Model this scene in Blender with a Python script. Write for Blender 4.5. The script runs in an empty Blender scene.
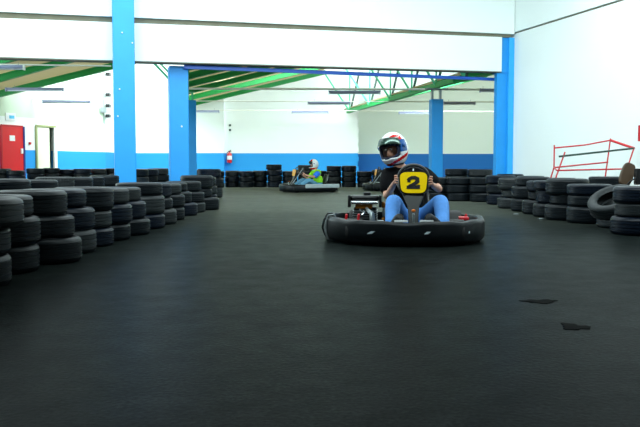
import bpy, bmesh, math, random
from mathutils import Vector, Matrix
random.seed(7)
C = bpy.context.scene.collection
PI = math.pi
# ------------------------------------------------------------------ camera
H = 0.75; F = 800.0
pitch = math.atan(48.5 / F)
cam = bpy.data.cameras.new('camera'); camo = bpy.data.objects.new('camera', cam); C.objects.link(camo)
cam.lens = F / 640 * 36; cam.sensor_width = 36; cam.clip_end = 300
camo.location = (0, 0, H); camo.rotation_euler = (PI / 2 - pitch, 0, 0)
bpy.context.scene.camera = camo
fw = Vector((0, math.cos(pitch), -math.sin(pitch))); up = Vector((0, math.sin(pitch), math.cos(pitch)))
def ray(x, y): return fw * F + Vector((1, 0, 0)) * (x - 320) + up * (213.5 - y)
def P(x, y, d):                      # measured point: photo position + depth
    r = ray(x, y); return Vector((0, 0, H)) + r * (d / r.y)
def G(x, y):                         # point on the floor
    r = ray(x, y); return Vector((0, 0, H)) + r * (-H / r.z)
def Xat(x, d): return P(x, 165, d).x
def Zat(y, d): return P(320, y, d).z

# ------------------------------------------------------------------ materials
MATS = {}
def s2l(c):
    c = c / 255.0
    return c / 12.92 if c <= 0.04045 else ((c + 0.055) / 1.055) ** 2.4
def col(r, g, b): return (s2l(r), s2l(g), s2l(b), 1)
def mat(name, rgb, rough=0.6, metal=0.0, noise=0.12, scale=8.0, bump=0.0, spec=0.5, coat=0.0, emit=None):
    m = bpy.data.materials.new(name); m.use_nodes = True
    nt = m.node_tree; b = nt.nodes['Principled BSDF']
    tc = nt.nodes.new('ShaderNodeTexCoord'); n = nt.nodes.new('ShaderNodeTexNoise')
    n.inputs['Scale'].default_value = scale; n.inputs['Detail'].default_value = 5
    nt.links.new(tc.outputs['Object'], n.inputs['Vector'])
    mx = nt.nodes.new('ShaderNodeMix'); mx.data_type = 'RGBA'
    c = col(*rgb)
    mx.inputs[6].default_value = tuple(max(0, v * (1 - noise)) for v in c[:3]) + (1,)
    mx.inputs[7].default_value = tuple(min(1, v * (1 + noise)) for v in c[:3]) + (1,)
    nt.links.new(n.outputs['Fac'], mx.inputs[0]); nt.links.new(mx.outputs[2], b.inputs['Base Color'])
    b.inputs['Roughness'].default_value = rough; b.inputs['Metallic'].default_value = metal
    b.inputs['Specular IOR Level'].default_value = spec; b.inputs['Coat Weight'].default_value = coat
    if bump:
        bp = nt.nodes.new('ShaderNodeBump'); bp.inputs['Strength'].default_value = bump; bp.inputs['Distance'].default_value = 0.01
        nt.links.new(n.outputs['Fac'], bp.inputs['Height']); nt.links.new(bp.outputs[0], b.inputs['Normal'])
    if emit:
        b.inputs['Emission Color'].default_value = col(*emit[0]); b.inputs['Emission Strength'].default_value = emit[1]
    MATS[name] = m; return m
def wall_mat(name, upper, lower=None, zs=1.24, zup=None, upper2=None):
    """painted masonry: block courses as a faint bump, an optional blue dado below zs, optional second colour above zup"""
    m = mat(name, upper, 0.75, 0, 0.02, 1.5)
    nt = m.node_tree; b = nt.nodes['Principled BSDF']
    src = b.inputs['Base Color'].links[0].from_socket
    g = nt.nodes.new('ShaderNodeNewGeometry'); sp = nt.nodes.new('ShaderNodeSeparateXYZ'); nt.links.new(g.outputs['Position'], sp.inputs[0])
    def layer(src, z, c, below):
        ma = nt.nodes.new('ShaderNodeMath'); ma.operation = 'LESS_THAN' if below else 'GREATER_THAN'
        nt.links.new(sp.outputs[2], ma.inputs[0]); ma.inputs[1].default_value = z
        mx = nt.nodes.new('ShaderNodeMix'); mx.data_type = 'RGBA'
        nt.links.new(ma.outputs[0], mx.inputs[0]); nt.links.new(src, mx.inputs[6]); mx.inputs[7].default_value = col(*c)
        return mx.outputs[2]
    if upper2: src = layer(src, zup, upper2, False)
    if lower: src = layer(src, zs, lower, True)
    nt.links.new(src, b.inputs['Base Color'])
    cx = nt.nodes.new('ShaderNodeCombineXYZ')
    ad = nt.nodes.new('ShaderNodeMath'); ad.operation = 'ADD'
    nt.links.new(sp.outputs[0], ad.inputs[0]); nt.links.new(sp.outputs[1], ad.inputs[1])
    nt.links.new(ad.outputs[0], cx.inputs[0]); nt.links.new(sp.outputs[2], cx.inputs[1])
    br = nt.nodes.new('ShaderNodeTexBrick'); br.inputs['Scale'].default_value = 2.2; br.inputs['Mortar Size'].default_value = 0.012
    nt.links.new(cx.outputs[0], br.inputs['Vector'])
    bp = nt.nodes.new('ShaderNodeBump'); bp.inputs['Strength'].default_value = 0.25; bp.inputs['Distance'].default_value = 0.006; bp.invert = True
    nt.links.new(br.outputs['Fac'], bp.inputs['Height']); nt.links.new(bp.outputs[0], b.inputs['Normal'])
    return m
M = {}
M['white'] = wall_mat('white_wall_paint', (236, 243, 240))
M['white_dado'] = wall_mat('white_wall_blue_dado', (238, 243, 238), (30, 150, 222))
M['doors_wall'] = wall_mat('door_wall_paint', (240, 245, 240), (30, 150, 222), 1.24, 2.3, (212, 228, 200))
M['right_dado'] = wall_mat('shaded_white_wall_blue_dado', (226, 237, 226), (10, 104, 182))  # shaded copy of the white and blue: the bay's dimmer light painted in
M['beam_white'] = wall_mat('white_beam_paint', (236, 244, 241))
M['concrete'] = mat('bare_concrete', (112, 110, 92), 0.85, 0, 0.25, 4, 0.2)
M['blue'] = mat('blue_column_paint', (20, 148, 226), 0.5, 0, 0.10, 3)
M['blue_steel'] = mat('blue_steel', (16, 92, 205), 0.4, 0, 0.1, 5)
M['green'] = mat('green_steel', (8, 150, 68), 0.5, 0, 0.12, 4)
M['mint'] = mat('mint_steel', (90, 200, 150), 0.5, 0, 0.1, 4)
M['darksteel'] = mat('dark_steel', (30, 60, 50), 0.5, 0, 0.1, 4)
M['sheet'] = mat('beige_roof_board', (205, 195, 172), 0.8, 0, 0.14, 1.2)
M['ceiling'] = mat('grey_ceiling', (150, 150, 145), 0.8)
M['pipe'] = mat('white_conduit', (235, 235, 222), 0.5)
M['batten'] = mat('grey_lamp_housing', (140, 148, 178), 0.5)
M['tube'] = mat('lamp_tube', (215, 220, 230), 0.3)
M['reddoor'] = mat('red_door_paint', (222, 22, 26), 0.45, 0, 0.06, 2)
M['purple'] = mat('dark_blue_frame', (40, 40, 120), 0.5)
M['cream'] = mat('cream_door_paint', (232, 236, 205), 0.5, 0, 0.03)
M['olive'] = mat('olive_frame', (150, 155, 105), 0.6)
M['paper'] = mat('paper', (240, 240, 238), 0.8)
M['lightblue'] = mat('light_blue_ink', (90, 190, 225), 0.6)
M['black'] = mat('black_plastic', (14, 15, 17), 0.35, 0, 0.2, 10)
M['blackmatt'] = mat('matt_black', (12, 12, 13), 0.75, 0, 0.2, 10)
M['bumper'] = mat('black_bumper_plastic', (4, 10, 15), 0.42, 0, 0.4, 3, 0.15, 0.3)
M['chrome'] = mat('chrome', (205, 210, 215), 0.18, 1)
M['alu'] = mat('dull_aluminium', (150, 158, 160), 0.4, 0.8)
M['silver'] = mat('silver_plastic', (165, 178, 180), 0.4, 0.1)
M['gold'] = mat('bronze_filter', (150, 92, 18), 0.4, 0.5)
M['red'] = mat('red_paint', (190, 24, 34), 0.4, 0, 0.15, 20)
M['orange'] = mat('orange_reflector', (220, 110, 20), 0.3)
M['yellow'] = mat('yellow_panel', (255, 212, 0), 0.6, 0, 0.02, spec=.15)
M['amber'] = mat('amber_panel', (235, 165, 20), 0.4, 0, 0.02)
M['panelgrey'] = mat('grey_fairing_plastic', (40, 41, 40), 0.45)
M['tape'] = mat('worn_tape', (120, 128, 128), 0.5, 0, 0.7, 25)
M['scuff'] = mat('pale_sticker', (190, 205, 210), 0.5)
M['skin'] = mat('skin', (205, 150, 125), 0.5, 0, 0.06, 12)
M['shirt'] = mat('black_cotton', (6, 6, 9), 0.9, 0, 0.2, 25, 0.1, spec=.12)
M['jeans'] = mat('blue_denim', (82, 144, 218), 0.85, 0, 0.14, 30, 0.1)
M['shoe'] = mat('black_shoe', (9, 10, 11), 0.6)
M['sole'] = mat('white_rubber', (225, 230, 232), 0.6)
M['h_white'] = mat('helmet_white', (238, 240, 240), 0.2, 0, 0.01, 3, coat=0.4)
M['h_red'] = mat('helmet_red', (215, 24, 26), 0.2, 0, 0.02, 3, coat=0.4)
M['h_blue'] = mat('helmet_blue', (15, 80, 150), 0.2, 0, 0.05, 3, coat=0.4)
M['h_pad'] = mat('helmet_padding', (10, 20, 45), 0.9)
M['visor'] = mat('smoked_visor', (62, 82, 74), 0.12, 0.4, 0.5, 14)
M['lime'] = mat('lime_cloth', (140, 220, 20), 0.8)
M['royal'] = mat('bright_blue_cloth', (40, 120, 235), 0.8)
M['faded'] = mat('faded_denim', (95, 150, 180), 0.85)
M['eyewhite'] = mat('eye_white', (225, 222, 218), 0.3)
M['eyedark'] = mat('dark_iris', (30, 20, 15), 0.2)
M['brownfab'] = mat('brown_leatherette', (62, 40, 12), 0.55, 0, 0.2, 8)
M['extred'] = mat('extinguisher_red', (214, 26, 34), 0.3)
M['rubber0'] = mat('tyre_rubber', (8, 15, 20), 0.42, 0, 0.25, 6, 0.1, 0.2)
M['rubber1'] = mat('bluish_tyre_rubber', (7, 16, 28), 0.38, 0, 0.25, 6, 0.1, 0.2)
M['rubber2'] = mat('worn_grey_tyre_rubber', (14, 22, 25), 0.52, 0, 0.3, 6, 0.2, 0.4)
M['kartrubber'] = mat('kart_tyre_rubber', (18, 18, 19), 0.6)
# floor
def floor_mat():
    m = mat('worn_tarred_floor', (27,32,31), 0.5, 0, 0.3, 0.7)
    nt = m.node_tree; b = nt.nodes['Principled BSDF']; L = nt.links
    g = nt.nodes.new('ShaderNodeNewGeometry')
    def noise(s, sc=(1, 1, 1), det=6):
        mp = nt.nodes.new('ShaderNodeMapping'); mp.inputs['Scale'].default_value = sc; L.new(g.outputs['Position'], mp.inputs[0])
        n = nt.nodes.new('ShaderNodeTexNoise'); n.inputs['Scale'].default_value = s; n.inputs['Detail'].default_value = det
        L.new(mp.outputs[0], n.inputs['Vector']); return n.outputs['Fac']
    def mul(src, fac, lo, hi, a=0.35, c=0.65):
        mr = nt.nodes.new('ShaderNodeMapRange'); L.new(fac, mr.inputs[0])
        mr.inputs[1].default_value = a; mr.inputs[2].default_value = c; mr.inputs[3].default_value = lo; mr.inputs[4].default_value = hi
        mx = nt.nodes.new('ShaderNodeMix'); mx.data_type = 'RGBA'; mx.blend_type = 'MULTIPLY'; mx.inputs[0].default_value = 1
        L.new(src, mx.inputs[6]); L.new(mr.outputs[0], mx.inputs[7]); return mx.outputs[2]
    src = b.inputs['Base Color'].links[0].from_socket
    src = mul(src, noise(1.2, (0.5, 1.2, 1)), 0.75, 1.2)
    src = mul(src, noise(9, (1, 1, 1)), 0.7, 1.3)
    src = mul(src, noise(60), 0.45, 1.55)
    # floor colour paled patchily into the far hall, painting in its brighter sheen
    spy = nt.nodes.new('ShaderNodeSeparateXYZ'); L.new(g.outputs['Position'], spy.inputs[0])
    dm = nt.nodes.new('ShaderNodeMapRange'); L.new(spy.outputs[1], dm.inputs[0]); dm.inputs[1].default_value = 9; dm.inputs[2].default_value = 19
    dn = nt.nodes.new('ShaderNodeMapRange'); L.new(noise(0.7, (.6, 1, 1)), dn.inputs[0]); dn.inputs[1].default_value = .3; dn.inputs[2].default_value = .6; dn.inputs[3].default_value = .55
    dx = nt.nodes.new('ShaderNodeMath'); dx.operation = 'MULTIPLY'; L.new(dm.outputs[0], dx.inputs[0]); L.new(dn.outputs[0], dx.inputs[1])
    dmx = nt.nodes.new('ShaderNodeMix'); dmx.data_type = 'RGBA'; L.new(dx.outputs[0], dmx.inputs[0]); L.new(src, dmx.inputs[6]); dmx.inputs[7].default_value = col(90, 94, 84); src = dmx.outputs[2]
    # rubbered racing line arcs
    w = nt.nodes.new('ShaderNodeTexWave'); w.wave_type = 'BANDS'; w.bands_direction = 'X'; w.inputs['Scale'].default_value = 0.9
    w.inputs['Distortion'].default_value = 5; w.inputs['Detail'].default_value = 3; w.inputs['Detail Scale'].default_value = 0.6
    mp = nt.nodes.new('ShaderNodeMapping'); mp.inputs['Rotation'].default_value = (0, 0, 0.95); L.new(g.outputs['Position'], mp.inputs[0]); L.new(mp.outputs[0], w.inputs['Vector'])
    src = mul(src, w.outputs['Fac'], 0.82, 1.0, 0.0, 0.25)
    L.new(src, b.inputs['Base Color'])
    mr = nt.nodes.new('ShaderNodeMapRange'); L.new(noise(5), mr.inputs[0]); mr.inputs[3].default_value = 0.27; mr.inputs[4].default_value = 0.42
    L.new(mr.outputs[0], b.inputs['Roughness'])
    bp = nt.nodes.new('ShaderNodeBump'); bp.inputs['Strength'].default_value = 0.25; bp.inputs['Distance'].default_value = 0.008
    L.new(noise(45), bp.inputs['Height']); L.new(bp.outputs[0], b.inputs['Normal'])
    b.inputs['IOR'].default_value = 1.045
    return m
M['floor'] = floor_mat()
M['oil'] = mat('oil_stain', (9, 8, 8), 0.9, 0, 0.5, 20, spec=.05)
def glass():
    m = bpy.data.materials.new('rooflight_glass'); m.use_nodes = True; nt = m.node_tree
    out = nt.nodes['Material Output']; nt.nodes.remove(nt.nodes['Principled BSDF'])
    t = nt.nodes.new('ShaderNodeBsdfTransparent'); t.inputs[0].default_value = (0.95, 1, 1, 1)
    g = nt.nodes.new('ShaderNodeBsdfGlossy'); g.inputs['Roughness'].default_value = 0.1
    mx = nt.nodes.new('ShaderNodeMixShader'); mx.inputs[0].default_value = 0.07
    nt.links.new(t.outputs[0], mx.inputs[1]); nt.links.new(g.outputs[0], mx.inputs[2]); nt.links.new(mx.outputs[0], out.inputs[0]); return m
M['glass'] = glass()

# ------------------------------------------------------------------ mesh helpers
class MB:
    def __init__(s): s.bm = bmesh.new(); s.mi = 0
    def face(s, vs):
        try:
            f = s.bm.faces.new(vs); f.material_index = s.mi; return f
        except ValueError: return None
    def box(s, x0, x1, y0, y1, z0, z1, mtx=None):
        vs = [s.bm.verts.new(Vector((x, y, z)) if mtx is None else mtx @ Vector((x, y, z))) for x in (x0, x1) for y in (y0, y1) for z in (z0, z1)]
        for q in ((0, 1, 3, 2), (4, 6, 7, 5), (0, 4, 5, 1), (2, 3, 7, 6), (0, 2, 6, 4), (1, 5, 7, 3)): s.face([vs[i] for i in q])
        return s
    def hexa(s, a, b):               # two quads -> solid
        va = [s.bm.verts.new(v) for v in a]; vb = [s.bm.verts.new(v) for v in b]
        n = len(va); s.face(va[::-1]); s.face(vb)
        for i in range(n): s.face([va[i], va[(i + 1) % n], vb[(i + 1) % n], vb[i]])
        return s
    def prism(s, pts, d0, d1):       # pts list of Vector; extrude by vectors
        return s.hexa([p + d0 for p in pts], [p + d1 for p in pts])
    def tube(s, pts, r, seg=8, cap=True, closed=False):
        pts = [Vector(p) for p in pts]; n = len(pts); rs = r if isinstance(r, (list, tuple)) else [r] * n
        rings = []; prev = None
        for i, p in enumerate(pts):
            if closed: t = (pts[(i + 1) % n] - pts[i - 1]).normalized()
            else: t = (pts[min(i + 1, n - 1)] - pts[max(i - 1, 0)]).normalized()
            if prev is None:
                a = Vector((0, 0, 1)) if abs(t.z) < 0.9 else Vector((1, 0, 0)); u = t.cross(a).normalized()
            else: u = (prev - t * prev.dot(t)).normalized()
            prev = u; v = t.cross(u)
            rings.append([s.bm.verts.new(p + (u * math.cos(2 * PI * k / seg) + v * math.sin(2 * PI * k / seg)) * rs[i]) for k in range(seg)])
        for i in range(n if closed else n - 1):
            A = rings[i]; B = rings[(i + 1) % n]
            for k in range(seg): s.face([A[k], A[(k + 1) % seg], B[(k + 1) % seg], B[k]])
        if cap and not closed: s.face(rings[0][::-1]); s.face(rings[-1])
        return s
    def lathe(s, prof, seg=32, mtx=None, closed=False):
        rings = []
        for (r, z) in prof:
            ring = []
            for k in range(seg):
                v = Vector((r * math.cos(2 * PI * k / seg), r * math.sin(2 * PI * k / seg), z))
                ring.append(s.bm.verts.new(mtx @ v if mtx else v))
            rings.append(ring)
        m = len(rings)
        for i in range(m if closed else m - 1):
            A = rings[i]; B = rings[(i + 1) % m]
            for k in range(seg): s.face([A[k], A[(k + 1) % seg], B[(k + 1) % seg], B[k]])
        if not closed: s.face(rings[0][::-1]); s.face(rings[-1])
        return s
    def ball(s, c, rx, ry=None, rz=None, seg=16, mtx=None):
        ry = ry or rx; rz = rz or rx
        r = bmesh.ops.create_uvsphere(s.bm, u_segments=seg, v_segments=max(6, seg // 2), radius=1)
        T = Matrix.Translation(Vector(c)) @ (mtx or Matrix.Identity(4)) @ Matrix.Diagonal((rx, ry, rz, 1))
        for v in r['verts']: v.co = T @ v.co
        for v in r['verts']:
            for f in v.link_faces: f.material_index = s.mi
        return s
    def build(s, name, mats, parent=None, smooth=False, bevel=0, label=None, auto=None):
        me = bpy.data.meshes.new(name); bmesh.ops.recalc_face_normals(s.bm, faces=s.bm.faces); s.bm.to_mesh(me); s.bm.free()
        o = bpy.data.objects.new(name, me); C.objects.link(o)
        for m in (mats if isinstance(mats, (list, tuple)) else [mats]): me.materials.append(m)
        if smooth or bevel:
            for p in me.polygons: p.use_smooth = True
            try: me.set_sharp_from_angle(angle=math.radians(auto or 40))
            except Exception: pass
        if bevel:
            b = o.modifiers.new('bevel', 'BEVEL'); b.width = bevel; b.segments = 2; b.limit_method = 'ANGLE'
        if parent: o.parent = parent
        if label: o['label'] = label
        return o
def thing(name, label, cat, loc=(0, 0, 0), rz=0, group=None, scale=1):
    o = bpy.data.objects.new(name, None); C.objects.link(o); o.location = loc; o.rotation_euler = (0, 0, rz); o.scale = (scale,) * 3
    o['label'] = label; o['category'] = cat; o.empty_display_size = 0.1
    if group: o['group'] = group
    return o
def tag(o, label, cat, group=None):
    o['label'] = label; o['category'] = cat
    if group: o['group'] = group
    return o
def struct(o): o['kind'] = 'structure'; return o
def wb(mb, O, w, s0, s1, t0, t1, z0, z1):
    """box in wall coordinates: s along w, t along the normal towards the camera side"""
    w = Vector((w[0], w[1], 0)).normalized(); n = Vector((w.y, -w.x, 0))
    m = Matrix(((w.x, n.x, 0, O[0]), (w.y, n.y, 0, O[1]), (0, 0, 1, 0), (0, 0, 0, 1)))
    return mb.box(s0, s1, t0, t1, z0, z1, m)
def wpt(O, w, s, t, z):
    w = Vector((w[0], w[1], 0)).normalized(); n = Vector((w.y, -w.x, 0)); return Vector((O[0], O[1], 0)) + w * s + n * t + Vector((0, 0, z))

# ------------------------------------------------------------------ setting
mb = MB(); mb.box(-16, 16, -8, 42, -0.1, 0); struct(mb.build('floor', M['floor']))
# concrete portal wall ( beam ) crossing the hall
A = Vector((Xat(0, 16.4), 16.4, 0)); B = Vector((Xat(500.5, 19.5), 19.5, 0)); wd = (B - A).normalized(); Lb = (B - A).length
nb = Vector((wd.y, -wd.x, 0)); ext = 4.0
def bz(s, za, zb): return za + (zb - za) * s / Lb
mb = MB()
def beam_poly(za0, zb0, za1, zb1, t0, t1, s0, s1):
    q = [wpt(A, wd, s0, t0, bz(s0, za0, zb0)), wpt(A, wd, s1, t0, bz(s1, za0, zb0)), wpt(A, wd, s1, t0, bz(s1, za1, zb1)), wpt(A, wd, s0, t0, bz(s0, za1, zb1))]
    return q, [p + nb * (t1 - t0) for p in q]
zA0, zB0 = Zat(57, 16.4), Zat(71.5, 19.5); zA1, zB1 = Zat(17.8, 16.4), Zat(37, 19.5)
mb.hexa(*beam_poly(zA0, zB0, zA1, zB1, -0.35, 0, -ext, Lb))
struct(mb.build('wall_middle', M['beam_white'], bevel=0.01))
mb = MB(); mb.hexa(*beam_poly(zA1, zB1, zA1 + 0.12, zB1 + 0.075, -0.35, -0.03, -ext, Lb + .25))
struct(mb.build('trim_1', M['concrete']))
mb = MB(); mb.hexa(*beam_poly(zA1 + 0.12, zB1 + 0.075, 5.6, 5.6, -0.35, 0.05, -ext, Lb + .3))
struct(mb.build('wall_front', M['beam_white']))
# thin dark drip strip under the beam
mb = MB(); mb.hexa(*beam_poly(zA0 - .02, zB0 - .015, zA0, zB0, -0.33, -0.01, -ext, Lb)); struct(mb.build('trim_2', M['concrete']))
# right wall towards the camera
R0 = Vector((Xat(514.3, 19.55), 19.55, 0)); rdv = -Vector((-0.277, 0.961, 0)).normalized()   # towards the camera
nr = Vector((-0.961, -0.277, 0))
zr = Zat(33.5, 19.55)
def rwall(name, z0, z1, t0, t1, m, s0=-0.4, s1=26):
    mb = MB(); q = [R0 + rdv * s + nr * t + Vector((0, 0, z)) for (s, t, z) in ((s0, t0, z0), (s1, t0, z0), (s1, t1, z0), (s0, t1, z0))]
    mb.hexa(q, [p + Vector((0, 0, z1 - z0)) for p in q]); return struct(mb.build(name, m))
rwall('wall_right', 0, zr, -0.3, 0, M['white'])
rwall('trim_3', zr, zr + .035, -0.3, -0.02, M['concrete'])
rwall('wall_right_upper', zr + .035, 5.6, -0.3, 0.03, M['beam_white'])
# rest of the near hall, outside the picture
mb = MB(); mb.box(-9.6, -9.3, -7, 14, 0, 5.6); struct(mb.build('wall_left', M['white']))
mb = MB(); mb.box(-9.6, 12.5, -7.3, -7, 0, 5.6); struct(mb.build('wall_back', M['white']))
mb = MB()
mb.box(-11, 13, -7.3, 10.0, 5.6, 5.75); mb.box(-11, 13, 16, 21, 5.6, 5.75); mb.box(-11, -8.5, 10.0, 16, 5.6, 5.75); mb.box(6.5, 13, 10.0, 16, 5.6, 5.75)
struct(mb.build('ceiling', M['ceiling']))

# far hall walls
wA0 = Vector((-10.075, 25.34, 0)); 
def onA(px): # point of the door wall seen at photo column px
    k = (px - 320) / F; d = (25.8 + 2.7 * 9.9) / (1 - 2.7 * k); return Vector((k * d, d, 0))
wO = onA(2); wdir = (onA(106) - wO).normalized()
def sA(px): return (onA(px) - wO).dot(wdir)
mb = MB()
d0, d1 = sA(36.5), sA(56.5)
wb(mb, wO, wdir, -3, d0, -0.2, 0, 0, 5.2); wb(mb, wO, wdir, d1, sA(106), -0.2, 0, 0, 5.2); wb(mb, wO, wdir, d0, d1, -0.2, 0, 2.05, 5.2)
struct(mb.build('wall_doors', M['doors_wall']))
mb = MB()   # side room behind the open door
wb(mb, wO, wdir, d0 - .3, d1 + .3, -1.6, -1.5, 0, 2.3); wb(mb, wO, wdir, d0 - .4, d0 - .3, -1.6, -.2, 0, 2.3); wb(mb, wO, wdir, d1 + .3, d1 + .4, -1.6, -.2, 0, 2.3); wb(mb, wO, wdir, d0 - .4, d1 + .4, -1.6, -.2, 2.3, 2.4)
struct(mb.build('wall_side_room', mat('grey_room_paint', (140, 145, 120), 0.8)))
e = onA(106); yb1 = 33.0
mb = MB(); x224 = Xat(224, yb1); 
mb.box(e.x - .2, e.x, e.y, yb1, 0, 5.2); struct(mb.build('wall_return', M['white_dado']))
mb = MB(); mb.box(e.x - .3, x224, yb1, yb1 + .2, 0, 5.2); struct(mb.build('wall_far_left', M['white_dado']))
x358 = Xat(357.5, 33.5)
mb = MB(); mb.box(x224 - .1, x358, 33.5, 33.7, 0, 5.2); struct(mb.build('wall_far', M['white_dado']))
# toothed corner of the far wall, then the recessed right part
mb = MB(); mb.box(x358 - .01, x358 + .02, 33.5, 36.2, 0, 5.2)
for k in range(13): mb.box(x358 - .03, x358 + .05, 33.485, 33.53, 0.1 + k * .4, 0.3 + k * .4)
struct(mb.build('trim_4', M['white_dado']))
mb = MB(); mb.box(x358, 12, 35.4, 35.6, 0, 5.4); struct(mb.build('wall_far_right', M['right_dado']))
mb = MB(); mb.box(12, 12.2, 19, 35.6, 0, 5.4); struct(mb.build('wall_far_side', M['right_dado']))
mb = MB(); mb.box(5.2, 12.2, 20.4, 20.6, 0, 5.6); struct(mb.build('wall_behind', M['white']))
mb = MB(); mb.box(-13, -12.8, 14, 27, 0, 5.4); struct(mb.build('wall_far_left_side', M['white']))

# --- red door with paper and handle
dr = thing('door_1', 'x', 'door', wpt(wO, wdir, 0, 0, 0)); del dr['label']; del dr['category']; struct(dr)
def onthing(mbuild, o): pass
def pw(name, m, parent, s0, s1, t0, t1, z0, z1, label=None, bevel=0):
    b = MB(); wb(b, (wO.x - parent.location.x, wO.y - parent.location.y), wdir, s0, s1, t0, t1, z0, z1); return b.build(name, m, parent, bevel=bevel, label=label)
s0, s1 = sA(2), sA(23)
pw('door_leaf', M['reddoor'], dr, s0, s1, 0.0, .05, 0.0, 1.98)
pw('door_frame', M['purple'], dr, s1, s1 + .07, 0, .07, 0, 2.0)
pw('door_frame', M['red'], dr, s0 - .06, s0, 0, .07, 0, 2.0)
pw('door_frame', M['red'], dr, s0, s1, 0, .06, 1.98, 2.03)
pw('paper_notice', M['paper'], dr, sA(9.5), sA(14.8), .05, .055, Zat(141, 25.8), Zat(135.5, 25.8), 'white paper notice')
pw('door_handle', M['paper'], dr, sA(20.3), sA(22), .05, .09, Zat(153.5, 26), Zat(148.5, 26), 'white handle plate')
# --- open door
dr2 = thing('door_2', 'x', 'door', wpt(wO, wdir, d0, 0, 0)); del dr2['label']; del dr2['category']; struct(dr2)
pw('door_frame', M['olive'], dr2, d0 - .02, d0 + .05, -.02, .05, 0, 2.05); pw('door_frame', M['paper'], dr2, d1 - .12, d1 + .02, -.02, .05, 0, 2.05); pw('door_frame', M['olive'], dr2, d0, d1, -.02, .05, 2.03, 2.1)
pw('door_leaf', M['cream'], dr2, d0 + .05, sA(50), -.02, .02, 0, 2.02)
pw('door_handle', M['black'], dr2, sA(48) + .02, sA(48) + .1, -.1, -.02, .95, 1.05)
# --- wall sign, alarm
def wall_thing(name, label, cat, s, t, z): return thing(name, label, cat, wpt(wO, wdir, s, t, z))
sg = thing('wall_sign', 'small white wall sign with a pale blue patch above the red door', 'sign', wpt(wO, wdir, sA(7), 0, 0))
pw('sign_board', M['paper'], sg, sA(7), sA(17), 0.0, .02, Zat(121, 26), Zat(113.5, 26)); pw('sign_print', M['lightblue'], sg, sA(10.5), sA(15.5), .02, .024, Zat(119, 26), Zat(115.8, 26))
al = thing('alarm_button', 'small red alarm button on the white wall between the two doors', 'alarm', wpt(wO, wdir, sA(29.5), 0, 0))
pw('button', M['red'], al, sA(29.6), sA(31.2), 0, .05, Zat(144.5, 26.5), Zat(142, 26.5))
# hooks and cable by the edge of the door wall
cb = thing('wall_cable', 'grey cable with small black clamps running up the door wall edge', 'cable', wpt(wO, wdir, sA(104.5), 0, 2))
b = MB(); b.tube([wpt(wO, wdir, sA(104.5), .03, z) - cb.location for z in (2.3, 4.6)], .02); b.build('cable', M['alu'], cb)
for y in (74.5, 95, 106, 116):
    b = MB(); c = P(108.5, y, 30.6) - cb.location; b.box(c.x - .07, c.x + .07, c.y - .15, c.y + .1, c.z - .06, c.z + .06); b.build('clamp', M['black'], cb)
b = MB(); c = P(103.5, 110, 30.2) - cb.location; b.box(c.x - .09, c.x + .09, c.y - .1, c.y + .1, c.z - .1, c.z + .1); b.build('junction_box', M['alu'], cb)

# --- fire extinguisher on far wall
fx = thing('fire_extinguisher', 'red fire extinguisher hanging on the blue band of the far wall', 'fire extinguisher', P(229.5, 163, 33.3))
o0 = fx.location
b = MB(); b.lathe([(.02, 0), (.1, .01), (.105, .04), (.105, .34), (.085, .40), (.035, .43), (.035, .46)], 20); b.build('cylinder', M['extred'], fx, smooth=True)
b = MB(); b.box(-.04, .04, -.02, .02, .46, .5); b.tube([(0, 0, .49), (.07, -.01, .54)], .012); b.tube([(0, 0, .48), (.08, -.01, .49)], .012); b.build('valve', M['black'], fx)
b = MB(); b.tube([(-.02, -.02, .48), (-.1, -.04, .42), (-.12, -.05, .2), (-.11, -.05, .1)], .012); b.build('hose', M['black'], fx, smooth=True)
b = MB(); b.lathe([(.107, .14), (.107, .3)], 20); b.build('label_band', M['paper'], fx, smooth=True)
b = MB(); b.box(-.05, .05, .1, .2, .1, .4); b.build('wall_bracket', M['alu'], fx)
for y in (125.3, 130):
    c = P(230, y, 33.45); b = MB(); b.box(-.04, .04, -.02, .06, -.04, .04)
    o = b.build('wall_hook', M['darksteel']); o.location = c
    tag(o, ('upper' if y < 128 else 'lower') + ' of two small dark hooks on the far wall above the fire extinguisher', 'hook')

# ------------------------------------------------------------------ columns
def column(name, label, px0, px1, d, ztop, depth=.45, rz=0.0, m='blue', extra=None):
    x0, x1 = Xat(px0, d), Xat(px1, d); w = x1 - x0
    t = thing(name, label, 'column', ((x0 + x1) / 2, d + depth / 2, 0), rz)
    b = MB(); b.box(-w / 2, w / 2, -depth / 2, depth / 2, 0, ztop); b.build('shaft', M[m], t, bevel=.012)
    return t, w
t, w = column('concrete_column', 'wide bright blue column in front of the white beam, left of the picture', 111.8, 132.6, 16.55, 5.6, .5, .276)
for (dx, z) in ((-.03, 3.45), (.17, 3.25), (-.1, 2.3), (-.14, 1.75)):
    b = MB(); b.ball((dx, -.26, z), .016); b.build('fixing_stud', M['paper'], t)
t, w = column('concrete_column', 'bright blue column under the beam, second from the left', 168, 186.6, 17.75, Zat(64.7, 17.6) - .005, .4, .276)
b = MB(); b.ball((.05, -.2, 1.6), .02); b.build('fixing_stud', M['paper'], t)
t, w = column('concrete_column', 'narrow shaded blue column right behind the second column', 179, 195.3, 23.2, 2.62, .45, .163)
b = MB(); b.box(-.16, -.1, -.05, .05, 2.62, 2.86); b.box(.1, .16, -.05, .05, 2.62, 2.86); b.box(-.2, .2, -.12, .12, 2.855, 2.872); b.build('head_bracket', M['mint'], t)
t, w = column('concrete_column', 'free-standing blue column behind the helmeted driver with a steel bracket on top', 430.6, 442.2, 22.0, 2.55, .3, .163)
b = MB(); b.box(-.14, -.09, -.05, .05, 2.55, 2.82); b.box(.09, .14, -.05, .05, 2.55, 2.82); b.box(-.3, .3, -.12, .12, 2.82, 2.85); b.build('head_bracket', M['alu'], t)
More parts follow.
